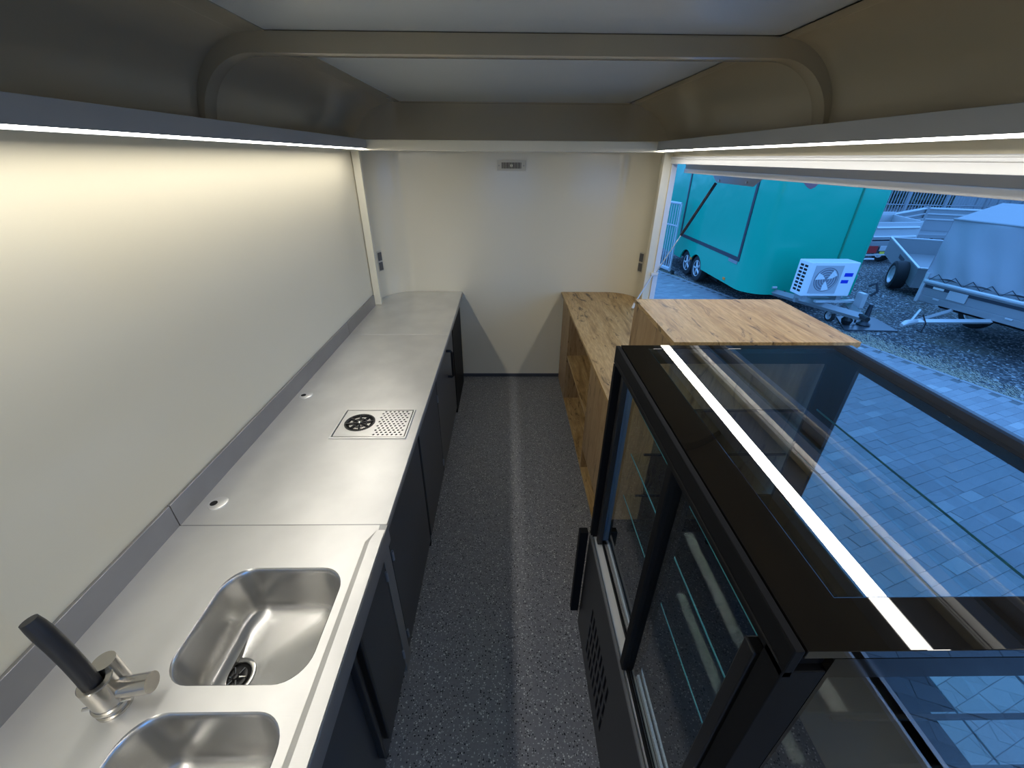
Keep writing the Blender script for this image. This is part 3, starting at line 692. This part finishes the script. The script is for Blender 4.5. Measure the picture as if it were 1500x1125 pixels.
# ---- green catering trailer
gt = thing('catering_trailer', 'glossy green catering trailer with black framed hatch and twin wheels', 'trailer', (5.6, 9.8, G))
GX0, GX1, GY0, GY1, GZ0, GZ1 = 4.53, 6.62, 7.62, 13.2, -.25, 2.55
def gplan(e=0, r=.42):
    pts = []
    for cx, cy, a in ((GX1-.12, GY0+.12, -PI/2), (GX1-r, GY1-r, 0), (GX0+r, GY1-r, PI/2), (GX0+r, GY0+r, PI)):
        rr = .12 if (cx > 6.4) else r
        t0, t1 = (math.sin(a), -math.cos(a)), (-math.sin(a+PI/2), math.cos(a+PI/2))
        arc = [(cx+(rr+e)*math.cos(a+PI/2*i/12), cy+(rr+e)*math.sin(a+PI/2*i/12)) for i in range(13)]
        pts.append((arc[0][0]+t0[0]*.03, arc[0][1]+t0[1]*.03)); pts += arc; pts.append((arc[-1][0]+t1[0]*.03, arc[-1][1]+t1[1]*.03))
    return pts
# upper body
MB().prism(gplan(), .12, GZ1, 'z', True).build('body', M_GREEN, gt)
# skirt with arches on the near side
WY = (10.60, 9.98); WR = .31
sk_ = MB(); prof = []
n = 160
for i in range(n+1):
    y = GY0+.42+(GY1-.84-GY0)*i/n; z = GZ0
    for wy in WY:
        d = abs(y-wy)
        if d < WR+.03: z = max(z, G+.30+math.sqrt((WR+.03)**2-d*d)*.92)
    prof.append((y, min(z, .10)))
sk_.prism(prof+[(prof[-1][0], .12), (prof[0][0], .12)], GX0, GX0+.03, 'x'); sk_.build('wheel_skirt', M_GREEN, gt)
lo = [p for p in gplan() if p[1] < GY0+.43]; lo = sorted(lo, key=lambda p: (p[0]-p[1]*3))
def corner_(r0, o_): return [(GX0+.42-r0*math.cos(PI/2*i/12), GY0+.42-r0*math.sin(PI/2*i/12)) for i in range(13)]+[(GX0+.45, GY0+o_), (GX1-.05, GY0+o_)]
cor, cin = corner_(.42, 0), corner_(.39, .03)
MB().prism(cor+cin[::-1], GZ0, .12, 'z', True).build('front_skirt', M_GREEN, gt)
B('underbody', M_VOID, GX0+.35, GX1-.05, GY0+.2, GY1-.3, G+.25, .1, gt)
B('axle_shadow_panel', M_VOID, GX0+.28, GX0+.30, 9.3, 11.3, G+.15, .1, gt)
for wy in WY: wheel(gt, (GX0+.14, wy, G+.30), 'x', .30, .19, spokes=5)
wf = MB()
wf.box(GX0-.012, GX0+.01, 8.10, 11.20, .26, .33); wf.box(GX0-.012, GX0+.01, 8.10, 8.17, .33, 2.0); wf.box(GX0-.012, GX0+.01, 11.13, 11.20, .33, 2.0); wf.box(GX0-.012, GX0+.01, 8.10, 11.20, 2.0, 2.07)
wf.build('hatch_frame', M_PVC, gt)
B('latch_plate', M_GALV, GX0-.008, GX0+.005, 8.15, 8.50, .195, .255, gt)
for y, z in ((10.27, -.13), (8.50, -.17)): B('side_marker', M_ORANGE, GX0-.012, GX0+.004, y-.045, y+.045, z-.025, z+.025, gt, .004)
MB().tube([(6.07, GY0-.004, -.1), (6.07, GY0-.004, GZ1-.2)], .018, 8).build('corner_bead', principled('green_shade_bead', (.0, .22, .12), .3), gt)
MB().tube([(5.02, GY0-.012, -.11), (5.10, GY0-.012, -.11)], .022, 10).build('marker_lamp', M_GALVL, gt); MB().cyl((5.28, GY0-.01, -.19), 'y', .018, .012, 10).build('socket', M_BLACK, gt)
db = MB()
for x0 in (5.05, 6.35):
    db.tube([(x0, 7.75, -.21), (5.72, 6.25, -.21)], .065, 4)
db.box(5.2, 6.2, 7.15, 7.21, -.25, -.17); db.build('drawbar', M_GALV, gt)
cf = MB(); cf.box(5.30, 5.98, 6.78, 6.84, -.14, -.10); cf.box(5.30, 5.98, 7.08, 7.12, -.14, -.10); cf.box(5.93, 6.0, 6.6, 6.75, -.18, .06); cf.build('unit_rack', M_GALVL, gt)
MB().tube([(5.72, 6.30, -.20), (5.70, 6.10, -.20)], [.05, .04], 10).build('coupling', M_BLACK, gt)
MB().tube([(5.99, 6.55, .05), (6.03, 6.50, .14), (5.99, 6.53, .26), (5.94, 6.6, .20)], .022, 8).build('brake_lever', M_PVC, gt)
jw = wheel(gt, (5.92, 7.12, G+.11), 'x', .11, .06, 'jockey_wheel'); MB().tube([(5.92, 7.12, G+.11), (5.86, 6.8, -.15)], .022, 8).build('jockey_leg', M_GALV, gt)
MB().prism([(5.145, 1.57), (5.21, 1.60), (5.29, 1.69), (5.25, 1.78), (5.02, 1.78), (4.99, 1.67), (5.08, 1.60)], GY0-.003, GY0-.0005, 'y').build('faded_red_emblem', principled('dull_red_print', (.30, .12, .13), .5), gt)
ac = thing('ac_unit', 'white air conditioner outdoor unit with round fan on the green trailer drawbar', 'air conditioner', (5.35, 6.95, -.1))
AX0, AX1, AY0, AY1, AZ0, AZ1 = 4.98, 5.80, 6.76, 7.06, -.02, .54
MB().box(AX0, AX1, AY0, AY1, AZ0, AZ1).build('casing', M_ACW, ac, .012)
B('foot', M_GALV, AX0+.08, AX0+.16, AY0+.04, AY0+.26, -.10, AZ0, ac); B('foot', M_GALV, AX1-.16, AX1-.08, AY0+.04, AY0+.26, -.10, AZ0, ac)
p = MB().plate([(AX0+.10, AZ0+.05), (AX0+.56, AZ0+.05), (AX0+.56, AZ1-.05), (AX0+.10, AZ1-.05)], [circ(AX0+.33, (AZ0+AZ1)/2, .20, 28)], 0, .008); p.v = [(q[0], AY0-q[2]-.001, q[1]) for q in p.v]; p.build('fan_surround', principled('ac_grille_grey', (.45, .45, .47), .5), ac)
MB().cyl((AX0+.33, AY0-.003, (AZ0+AZ1)/2), 'y', .20, .002, 28).build('fan_recess', principled('fan_dark', (.22, .22, .25), .6), ac)
fbm = MB()
for k in range(3):
    a = k*2*PI/3+.5; pts_ = [(.02, a), (.10, a-.25), (.185, a-.1), (.185, a+.55), (.09, a+.5)]
    fbm.prism([(AX0+.33+r_*math.cos(q), .26+r_*math.sin(q)) for r_, q in pts_], AY0-.009, AY0-.005, 'y')
fbm.build('fan_blades', M_ACW, ac)
gr_ = MB()
for r_ in (.06, .10, .14, .18): gr_.tube([(AX0+.33+r_*math.cos(q*PI/14), AY0-.013, .26+r_*math.sin(q*PI/14)) for q in range(29)], .0025, 4)
gr_.build('fan_guard', M_ACW, ac)
sl = MB()
for c in range(2):
    for rr in range(8): sl.box(AX0-.002, AX0+.001, AY0+.05+.11*c, AY0+.13+.11*c, AZ0+.06+.058*rr, AZ0+.095+.058*rr)
sl.build('side_slots', M_VOID, ac)
for x0, x1, z0, z1 in ((AX0+.62, AX0+.76, .31, .37), (AX0+.60, AX0+.72, .20, .255)): B('blue_marking', M_BLUE, x0, x1, AY0-.003, AY0-.0005, z0, z1, ac)

# plastic sheet, chocks
tag(MB().prism([(5.95, 6.72), (6.85, 6.66), (6.98, 7.36), (6.30, 7.42)], G-.025, G-.005, 'z').build('plastic_sheet', M_MAT), 'dark plastic sheet lying on the gravel below the green trailer drawbar', 'sheet')
hs_ = thing('jack_stand', 'black stabiliser jack with upright handle standing on the gravel by the sheet', 'jack', (6.42, 6.95, G-.004))
MB().lathe((6.45, 6.95, G-.004), [(.10, 0), (.11, .02), (.06, .06), (.045, .15), (.03, .38), (.001, .38)], 'z', 16).build('post', M_PVC, hs_)
MB().tube([(6.22, 7.0, G+.02), (6.20, 7.0, G+.20), (6.25, 7.0, G+.33), (6.31, 7.0, G+.2), (6.33, 7.0, G+.02)], .016, 8).build('loop_handle', M_PVC, hs_)
MB().lathe((6.15, 6.98, G+.06), [(.001, -.055), (.07, -.05), (.09, .02), (.05, .09), (.001, .10)], 'z', 14).build('ball_foot', M_BLACK, hs_)
MB().box(6.12, 6.5, 6.93, 7.02, G-.004, G+.0).build('foot_bar', M_PVC, hs_, .005)

# ramp gate at the left of the view outside
rg = thing('ramp_gate', 'pale aluminium mesh loading ramp standing upright beside the green trailer rear', 'ramp', (4.0, 10.9, G))
def RP(t, z): return (4.235-.25*t, 10.72+.9*t, z)
f_ = MB()
f_.tube([RP(0, G+.05), RP(0, 1.06)], .03, 6); f_.tube([RP(0, 1.06), RP(3, 1.06)], .03, 6); f_.tube([RP(0, G+.10), RP(3, G+.10)], .05, 6); f_.tube([RP(0, .55), RP(3, .55)], .02, 6); f_.tube([RP(3, G+.05), RP(3, 1.06)], .03, 6)
f_.build('frame', M_GALVL, rg)
for i in range(1, 30): MB().tube([RP(i*.1, G+.12), RP(i*.1, 1.05)], .014, 5).build('bar', M_GALVL, rg)
MB().cyl((4.27, 10.66, G+.03), 'x', .06, .05, 14).build('roller', M_BLACK, rg)

# ---- covered trailer
ct = thing('covered_trailer', 'aluminium box trailer with laced grey tarpaulin cover and towing hitch', 'trailer', (8.2, 5.6, G))
ax = Vector((.21, -.978, 0)).normalized(); dp = Vector((.978, .21, 0)).normalized(); O = Vector((7.08, 6.86, 0))
def T(a, d, z): q = O+ax*a+dp*d; return (q.x, q.y, z)
def hexa(m, a0, a1, d0, d1, z0, z1, dz=0): 
    vs = [T(a, d, z) for z in (z0, z1) for d in (d0, d1) for a in (a0, a1)]
    return m.add(vs, [(0, 2, 3, 1), (4, 5, 7, 6), (0, 1, 5, 4), (2, 6, 7, 3), (0, 4, 6, 2), (1, 3, 7, 5)])
WID, DEP = 2.1, 3.0
hexa(MB(), 0, WID, 0, DEP, -.10, .0).build('chassis', M_GALV, ct, .005)
hexa(MB(), .02, WID-.02, .01, .04, .0, .30).build('front_board', M_GALV, ct, .004)
hexa(MB(), .0, .03, .0, DEP, .0, .33).build('side_board', M_GALVL, ct, .004); hexa(MB(), WID-.03, WID, .0, DEP, .0, .33).build('side_board', M_GALVL, ct, .004)
MB().tube([T(.03, -.02, .235), T(WID-.03, -.02, .235)], .035, 10).build('upper_rail', M_GALVL, ct)
hexa(MB(), .06, WID-.06, -.004, .01, .13, .175).build('recess_strip', M_PVC, ct)
hexa(MB(), .0, .05, -.03, .05, -.12, .36).build('corner_post', M_GALVL, ct, .004)
hexa(MB(), .18, .34, -.008, -.003, .135, .168).build('lettering_plate', M_WHITEP, ct)
hexa(MB(), .42, .68, -.012, -.002, .03, .17).build('number_board', M_GALVL, ct); hexa(MB(), 1.52, 1.62, -.012, -.002, -.06, -.015).build('blue_sticker', M_BLUE, ct)
for a in (.25, 1.22): hexa(MB(), a, a+.09, -.015, 0, -.03, -.005).build('clamp', M_GALVL, ct, .003)
# tarpaulin: gridded hood with folds
tp = MB(); na, nz = 60, 26; rr = random.Random(5)
def fold(a, z): return .012*math.sin(a*7+2*math.sin(z*3))+.009*math.sin(a*17+z*7)*(1.2-z)+.004*math.sin(z*9+a*4)
vs = []
for j in range(nz+1):
    z = .31+(1.20-.31)*j/nz
    for i in range(na+1):
        a = -.02+(WID+.04)*i/na; inset = .05*(j/nz)
        vs.append(T(a, inset-.01+fold(a, j/nz)*(1 if 0 < j < nz else .2), z-.02*math.sin(a*14)*(j == 0)))
tp.add(vs, [(j*(na+1)+i, j*(na+1)+i+1, (j+1)*(na+1)+i+1, (j+1)*(na+1)+i) for j in range(nz) for i in range(na)], True)
A1, A2 = (-.02, WID+.02); rz = 1.20
tp.add([T(A1, -.01, .31), T(A1, DEP, .31), T(A1, DEP, rz), T(A1, .04, rz)], [(0, 1, 2, 3)]); tp.add([T(A2, -.01, .31), T(A2, DEP, .31), T(A2, DEP, rz), T(A2, .04, rz)], [(3, 2, 1, 0)])
tp.add([T(A1, .04, rz), T(A2, .04, rz), T(A2, .9, rz+.22), T(A1, .9, rz+.22), T(A1, DEP, rz+.1), T(A2, DEP, rz+.1)], [(0, 1, 2, 3), (3, 2, 5, 4)]); tp.add([T(A1, DEP, .31), T(A2, DEP, .31), T(A2, DEP, rz+.1), T(A1, DEP, rz+.1)], [(0, 1, 2, 3)])
tp.add([T(A1, .04, rz), T(A1, .9, rz+.22), T(A1, DEP, rz+.1), T(A1, DEP, rz)], [(0, 1, 2, 3)])
tpo = tp.build('tarpaulin', M_TARP, ct)
MB().tube([T(A1, .03, rz), T(A2, .03, rz)], .014, 8).build('roof_seam', M_TARP, tpo)
lc = MB(); k = 0; a = .08
pth = []
while a < WID: pth.append(T(a, -.03, .37 if k % 2 else .26)); a += .10 if k % 2 == 0 else .14; k += 1
lc.tube(pth, .007, 6); lc.build('lacing_cord', M_PVC, tpo)
hd = MB(); H0 = (6.25, 5.98, -.20)
hd.tube([T(.55, .02, -.12), (6.35, 6.0, -.19)], .032, 4); hd.tube([T(1.08, .02, -.12), (6.35, 6.0, -.19)], .038, 4); hd.build('drawbar', M_GALVL, ct)
MB().tube([(6.38, 6.0, -.19), (6.20, 5.96, -.20), (6.12, 5.94, -.23)], [.04, .045, .03], 10).build('coupling', M_GALVL, ct)
MB().tube([(6.28, 5.98, -.17), (6.42, 6.06, -.02)], .018, 8).build('hitch_lever', M_GALVL, ct)
MB().tube([(6.44, 6.0, -.08), (6.48, 5.93, -.2), (6.44, 5.9, -.33), (6.36, 5.9, -.30)], .010, 8).build('breakaway_cable', M_BLACK, ct)
for d in (1.1,):
    wheel(ct, T(.28, d+.1, G+.27), 'x', .28, .17); wheel(ct, T(WID-.28, d, G+.27), 'x', .28, .17)
hexa(MB(), .2, WID-.2, .3, 2.8, -.20, -.10).build('axle_frame', M_VOID, ct)

# ---- open utility trailer with big wheel
ut = thing('utility_trailer', 'small grey open tipping trailer with fat black tyre behind the covered trailer', 'trailer', (10, 9.6, G))
P2 = Vector((8.83, 8.80, 0)); P1 = Vector((9.93, 11.0, 0)); lx = (P1-P2).normalized(); wx = Vector((lx.y, -lx.x, 0)); L = (P1-P2).length
def U(l, w, z): q = P2+lx*l+wx*w; return (q.x, q.y, z)
def zt(l): return -.01+.29*l/L
def ubox(name, l0, l1, w0, w1, h, mat, z_off=0):
    m = MB(); vs = [U(l, w, zt(l)-dz+z_off) for dz in (h, 0) for w in (w0, w1) for l in (l0, l1)]
    m.add(vs, [(0, 2, 3, 1), (4, 5, 7, 6), (0, 1, 5, 4), (2, 6, 7, 3), (0, 4, 6, 2), (1, 3, 7, 5)]); return m.build(name, mat, ut, .004)
ubox('side_board', 0, L, 0, .03, .42, M_GALV); ubox('side_board', 0, L, 1.7, 1.73, .42, M_GALV)
ubox('tail_board', L-.03, L, .03, 1.7, .42, M_GALV); ubox('front_board', 0, .03, .03, 1.7, .42, M_GALV); ubox('tray_floor', .03, L-.03, .03, 1.7, .03, M_GALV, -.36)
ubox('rim_rail', -.01, L+.01, -.012, .035, .03, M_GALVL, .01); ubox('rim_rail', -.01, .035, .04, 1.69, .03, M_GALVL, .01); ubox('rim_rail', L-.04, L, .04, 1.69, .03, M_GALVL, .01)
ubox('maker_plate', .95, 1.35, -.004, .0, .09, M_PVC, -.10)
q = P2+lx*.62-wx*.10
w_ = wheel(ut, (0, 0, 0), 'x', .31, .27, rim=M_GALVL); w_.location = (q.x-10, q.y-9.6, G+.30-G); w_.rotation_euler = (0, 0, math.atan2(lx.y, lx.x)-PI/2)
for m_ in (w_,)+tuple(w_.children): 
    m_.data.transform(Matrix.Translation((10, 9.6, G)))
q = P2+lx*.62+wx*1.85
w2_ = copy_tree(w_, ut); w2_.location = (q.x-10, q.y-9.6, .30)
# ---- aluminium platform trailer behind
at_ = thing('flatbed_trailer', 'silver dropside trailer with red rear lamp beyond the small grey one', 'trailer', (11.5, 13, G))
ta = math.radians(24); lx2 = Vector((math.cos(ta), math.sin(ta)*.25, 0)).normalized(); wx2 = Vector((.30, .954, 0)).normalized(); O2 = Vector((10.25, 12.0, 0))
def V(l, w, z): q = O2+lx2*l+wx2*w; return (q.x, q.y, z)
def vbox(name, l0, l1, w0, w1, z0, z1, mat, bev=.004):
    m = MB(); vs = [V(l, w, z) for z in (z0, z1) for w in (w0, w1) for l in (l0, l1)]
    m.add(vs, [(0, 2, 3, 1), (4, 5, 7, 6), (0, 1, 5, 4), (2, 6, 7, 3), (0, 4, 6, 2), (1, 3, 7, 5)]); return m.build(name, mat, at_, bev)
vbox('rear_board', 0, 1.45, 0, .04, -.02, .50, M_GALVL); vbox('chassis', 0, 1.5, 0, 1.7, -.16, -.02, M_GALV)
vbox('side_board', 1.45, 1.49, 0, 1.7, -.02, .52, M_GALVL); vbox('side_board', -.04, 0, 0, 1.7, -.02, .52, M_GALVL); vbox('front_board', 0, 1.5, 1.66, 1.7, -.02, .60, M_GALVL)
for z in (.12, .36): 
    m = MB(); m.tube([V(.05, -.03, z), V(1.40, -.03, z)], .035, 8); m.build('board_rib', M_GALVL, at_)
vbox('label_strip', .1, 1.0, -.01, -.002, -.0, .045, M_PVC, 0)
vbox('lamp_board', -.05, 1.3, -.05, .0, -.33, -.16, M_PVC); vbox('rear_lamp', .0, .34, -.07, -.05, -.31, -.12, M_RED); vbox('rear_lamp', .40, .85, -.07, -.05, -.26, -.12, M_GALVL); vbox('number_plate', .45, .9, -.08, -.05, -.34, -.28, M_YELLOW); vbox('bumper', -.1, 1.3, -.12, -.05, -.38, -.34, M_GALVL)
wheel(at_, V(.75, .3, G+.26), 'x', .28, .2)
MB().tube([V(-.2, -.1, -.50), V(.05, -.14, -.46), V(.3, -.14, -.47)], .03, 8).build('mud_flap_bar', M_GALVL, at_)
# ---- tall sided trailer further back
hb_ = thing('high_sided_trailer', 'long silver trailer with ribbed side rails near the fence', 'trailer', (14, 15, G))
def seg_board(A, Bp, zA, zB, h, name, ribs):
    A, Bp = Vector(A), Vector(Bp); n = (Bp-A).normalized(); w = Vector((n.y, -n.x, 0))*.04
    m = MB(); vs = [(A.x, A.y, zA-h), (Bp.x, Bp.y, zB-h), (Bp.x+w.x, Bp.y+w.y, zB-h), (A.x+w.x, A.y+w.y, zA-h), (A.x, A.y, zA), (Bp.x, Bp.y, zB), (Bp.x+w.x, Bp.y+w.y, zB), (A.x+w.x, A.y+w.y, zA)]
    m.add(vs, [(0, 3, 2, 1), (4, 5, 6, 7), (0, 1, 5, 4), (1, 2, 6, 5), (2, 3, 7, 6), (3, 0, 4, 7)]); b = m.build(name, M_GALV, hb_)
    for k in range(ribs):
        d = .03+.16*k; r_ = MB(); r_.tube([(A.x-w.x*.5, A.y-w.y*.5, zA-d), (Bp.x-w.x*.5, Bp.y-w.y*.5, zB-d)], .03, 6); r_.tube([(A.x+w.x*1.5, A.y+w.y*1.5, zA-d), (Bp.x+w.x*1.5, Bp.y+w.y*1.5, zB-d)], .03, 6); r_.build('side_rail', M_GALVL, b)
seg_board((11.6, 13.9, 0), (13.95, 14.6, 0), .42, .66, .75, 'side_board', 3)
seg_board((13.97, 14.6, 0), (16.6, 13.2, 0), .66, .66, .75, 'side_board', 3)
MB().box(13.90, 14.02, 14.5, 14.66, G, .68).build('corner_post', M_GALV, hb_)
MB().prism([(11.7, 13.9), (14, 14.5), (16.5, 13.15), (14.3, 13.35)], -.15, -.05, 'z').build('bed', M_GALV, hb_)
wheel(hb_, (14.3, 14.0, G+.27), 'x', .28, .2); wheel(hb_, (12.6, 13.9, G+.27), 'x', .28, .2)

# ---- fence, hedge, building
fe = thing('steel_fence', 'tall grey vertical bar fence behind the parked trailers', 'fence', (17, 18, G))
FA, FB = Vector((13.5, 18.4, 0)), Vector((20.1, 17.0, 0)); nb = 66
barm = MB().box(-.012, .012, -.012, .012, G, 1.55).build('bar', M_MESHG, None); bd_ = barm.data; bpy.data.objects.remove(barm)
for i in range(nb):
    q = FA+(FB-FA)*i/nb; o = bpy.data.objects.new('bar', bd_); COL.objects.link(o); o.parent = fe; o.location = (q.x-17, q.y-18, -G); o.rotation_euler = (0, 0, -.2)
for z in (-.3, .45, 1.45): MB().tube([(FA.x, FA.y, z), (FB.x, FB.y, z)], .022, 4).build('rail', M_MESHG, fe)
for i in range(6): q = FA+(FB-FA)*i/5; MB().box(q.x-.05, q.x+.05, q.y-.05, q.y+.05, G, 1.65).build('post', M_MESHG, fe)
hg = MB(); nx_, nz_ = 80, 24; rr = random.Random(9); vs = []
for j in range(nz_+1):
    for i in range(nx_+1):
        t = i/nx_; z = G+4.2*j/nz_; vs.append((8+30*t+rr.uniform(-.1, .1), 30-3*t+rr.uniform(-.35, .35)-.6*math.sin(j/nz_*PI), z+rr.uniform(-.12, .12)))
hg.add(vs, [(j*(nx_+1)+i, j*(nx_+1)+i+1, (j+1)*(nx_+1)+i+1, (j+1)*(nx_+1)+i) for j in range(nz_) for i in range(nx_)])
back = [(p[0]+.6, p[1]+2.2, p[2]) for p in vs[-(nx_+1):]]; o0 = len(hg.v)
hg.v += back; hg.f += [(o0-(nx_+1)+i, o0-(nx_+1)+i+1, o0+i+1, o0+i) for i in range(nx_)]; hg.sm += [False]*nx_
tag(hg.build('hedge', M_HEDGE), 'dark green hedge seen between the bars of the fence', 'hedge')
bu = thing('storage_shed', 'plain grey clad shed at the right end of the fence', 'building', (24, 16.5, G))
B('wall', M_BUILD, 20.2, 30, 14.6, 20, G, 2.6, bu); MB().prism([(14.4, 2.6), (20.2, 2.6), (17.3, 3.3)], 20.0, 30.2, 'x').build('roof', M_GALV, bu)
for i in range(12): B('cladding_rib', M_BUILD, 20.17, 20.2, 14.7+.43*i, 14.74+.43*i, G, 2.6, bu)

# own trailer outer skin so the shell looks right from outside, and its wheels/support
struct(B('trim_6', M_CREAM, XR+.034, XR+.04, YB, 3.42, -.22, -.06), 'cream outer sill of the trailer', 'trim')
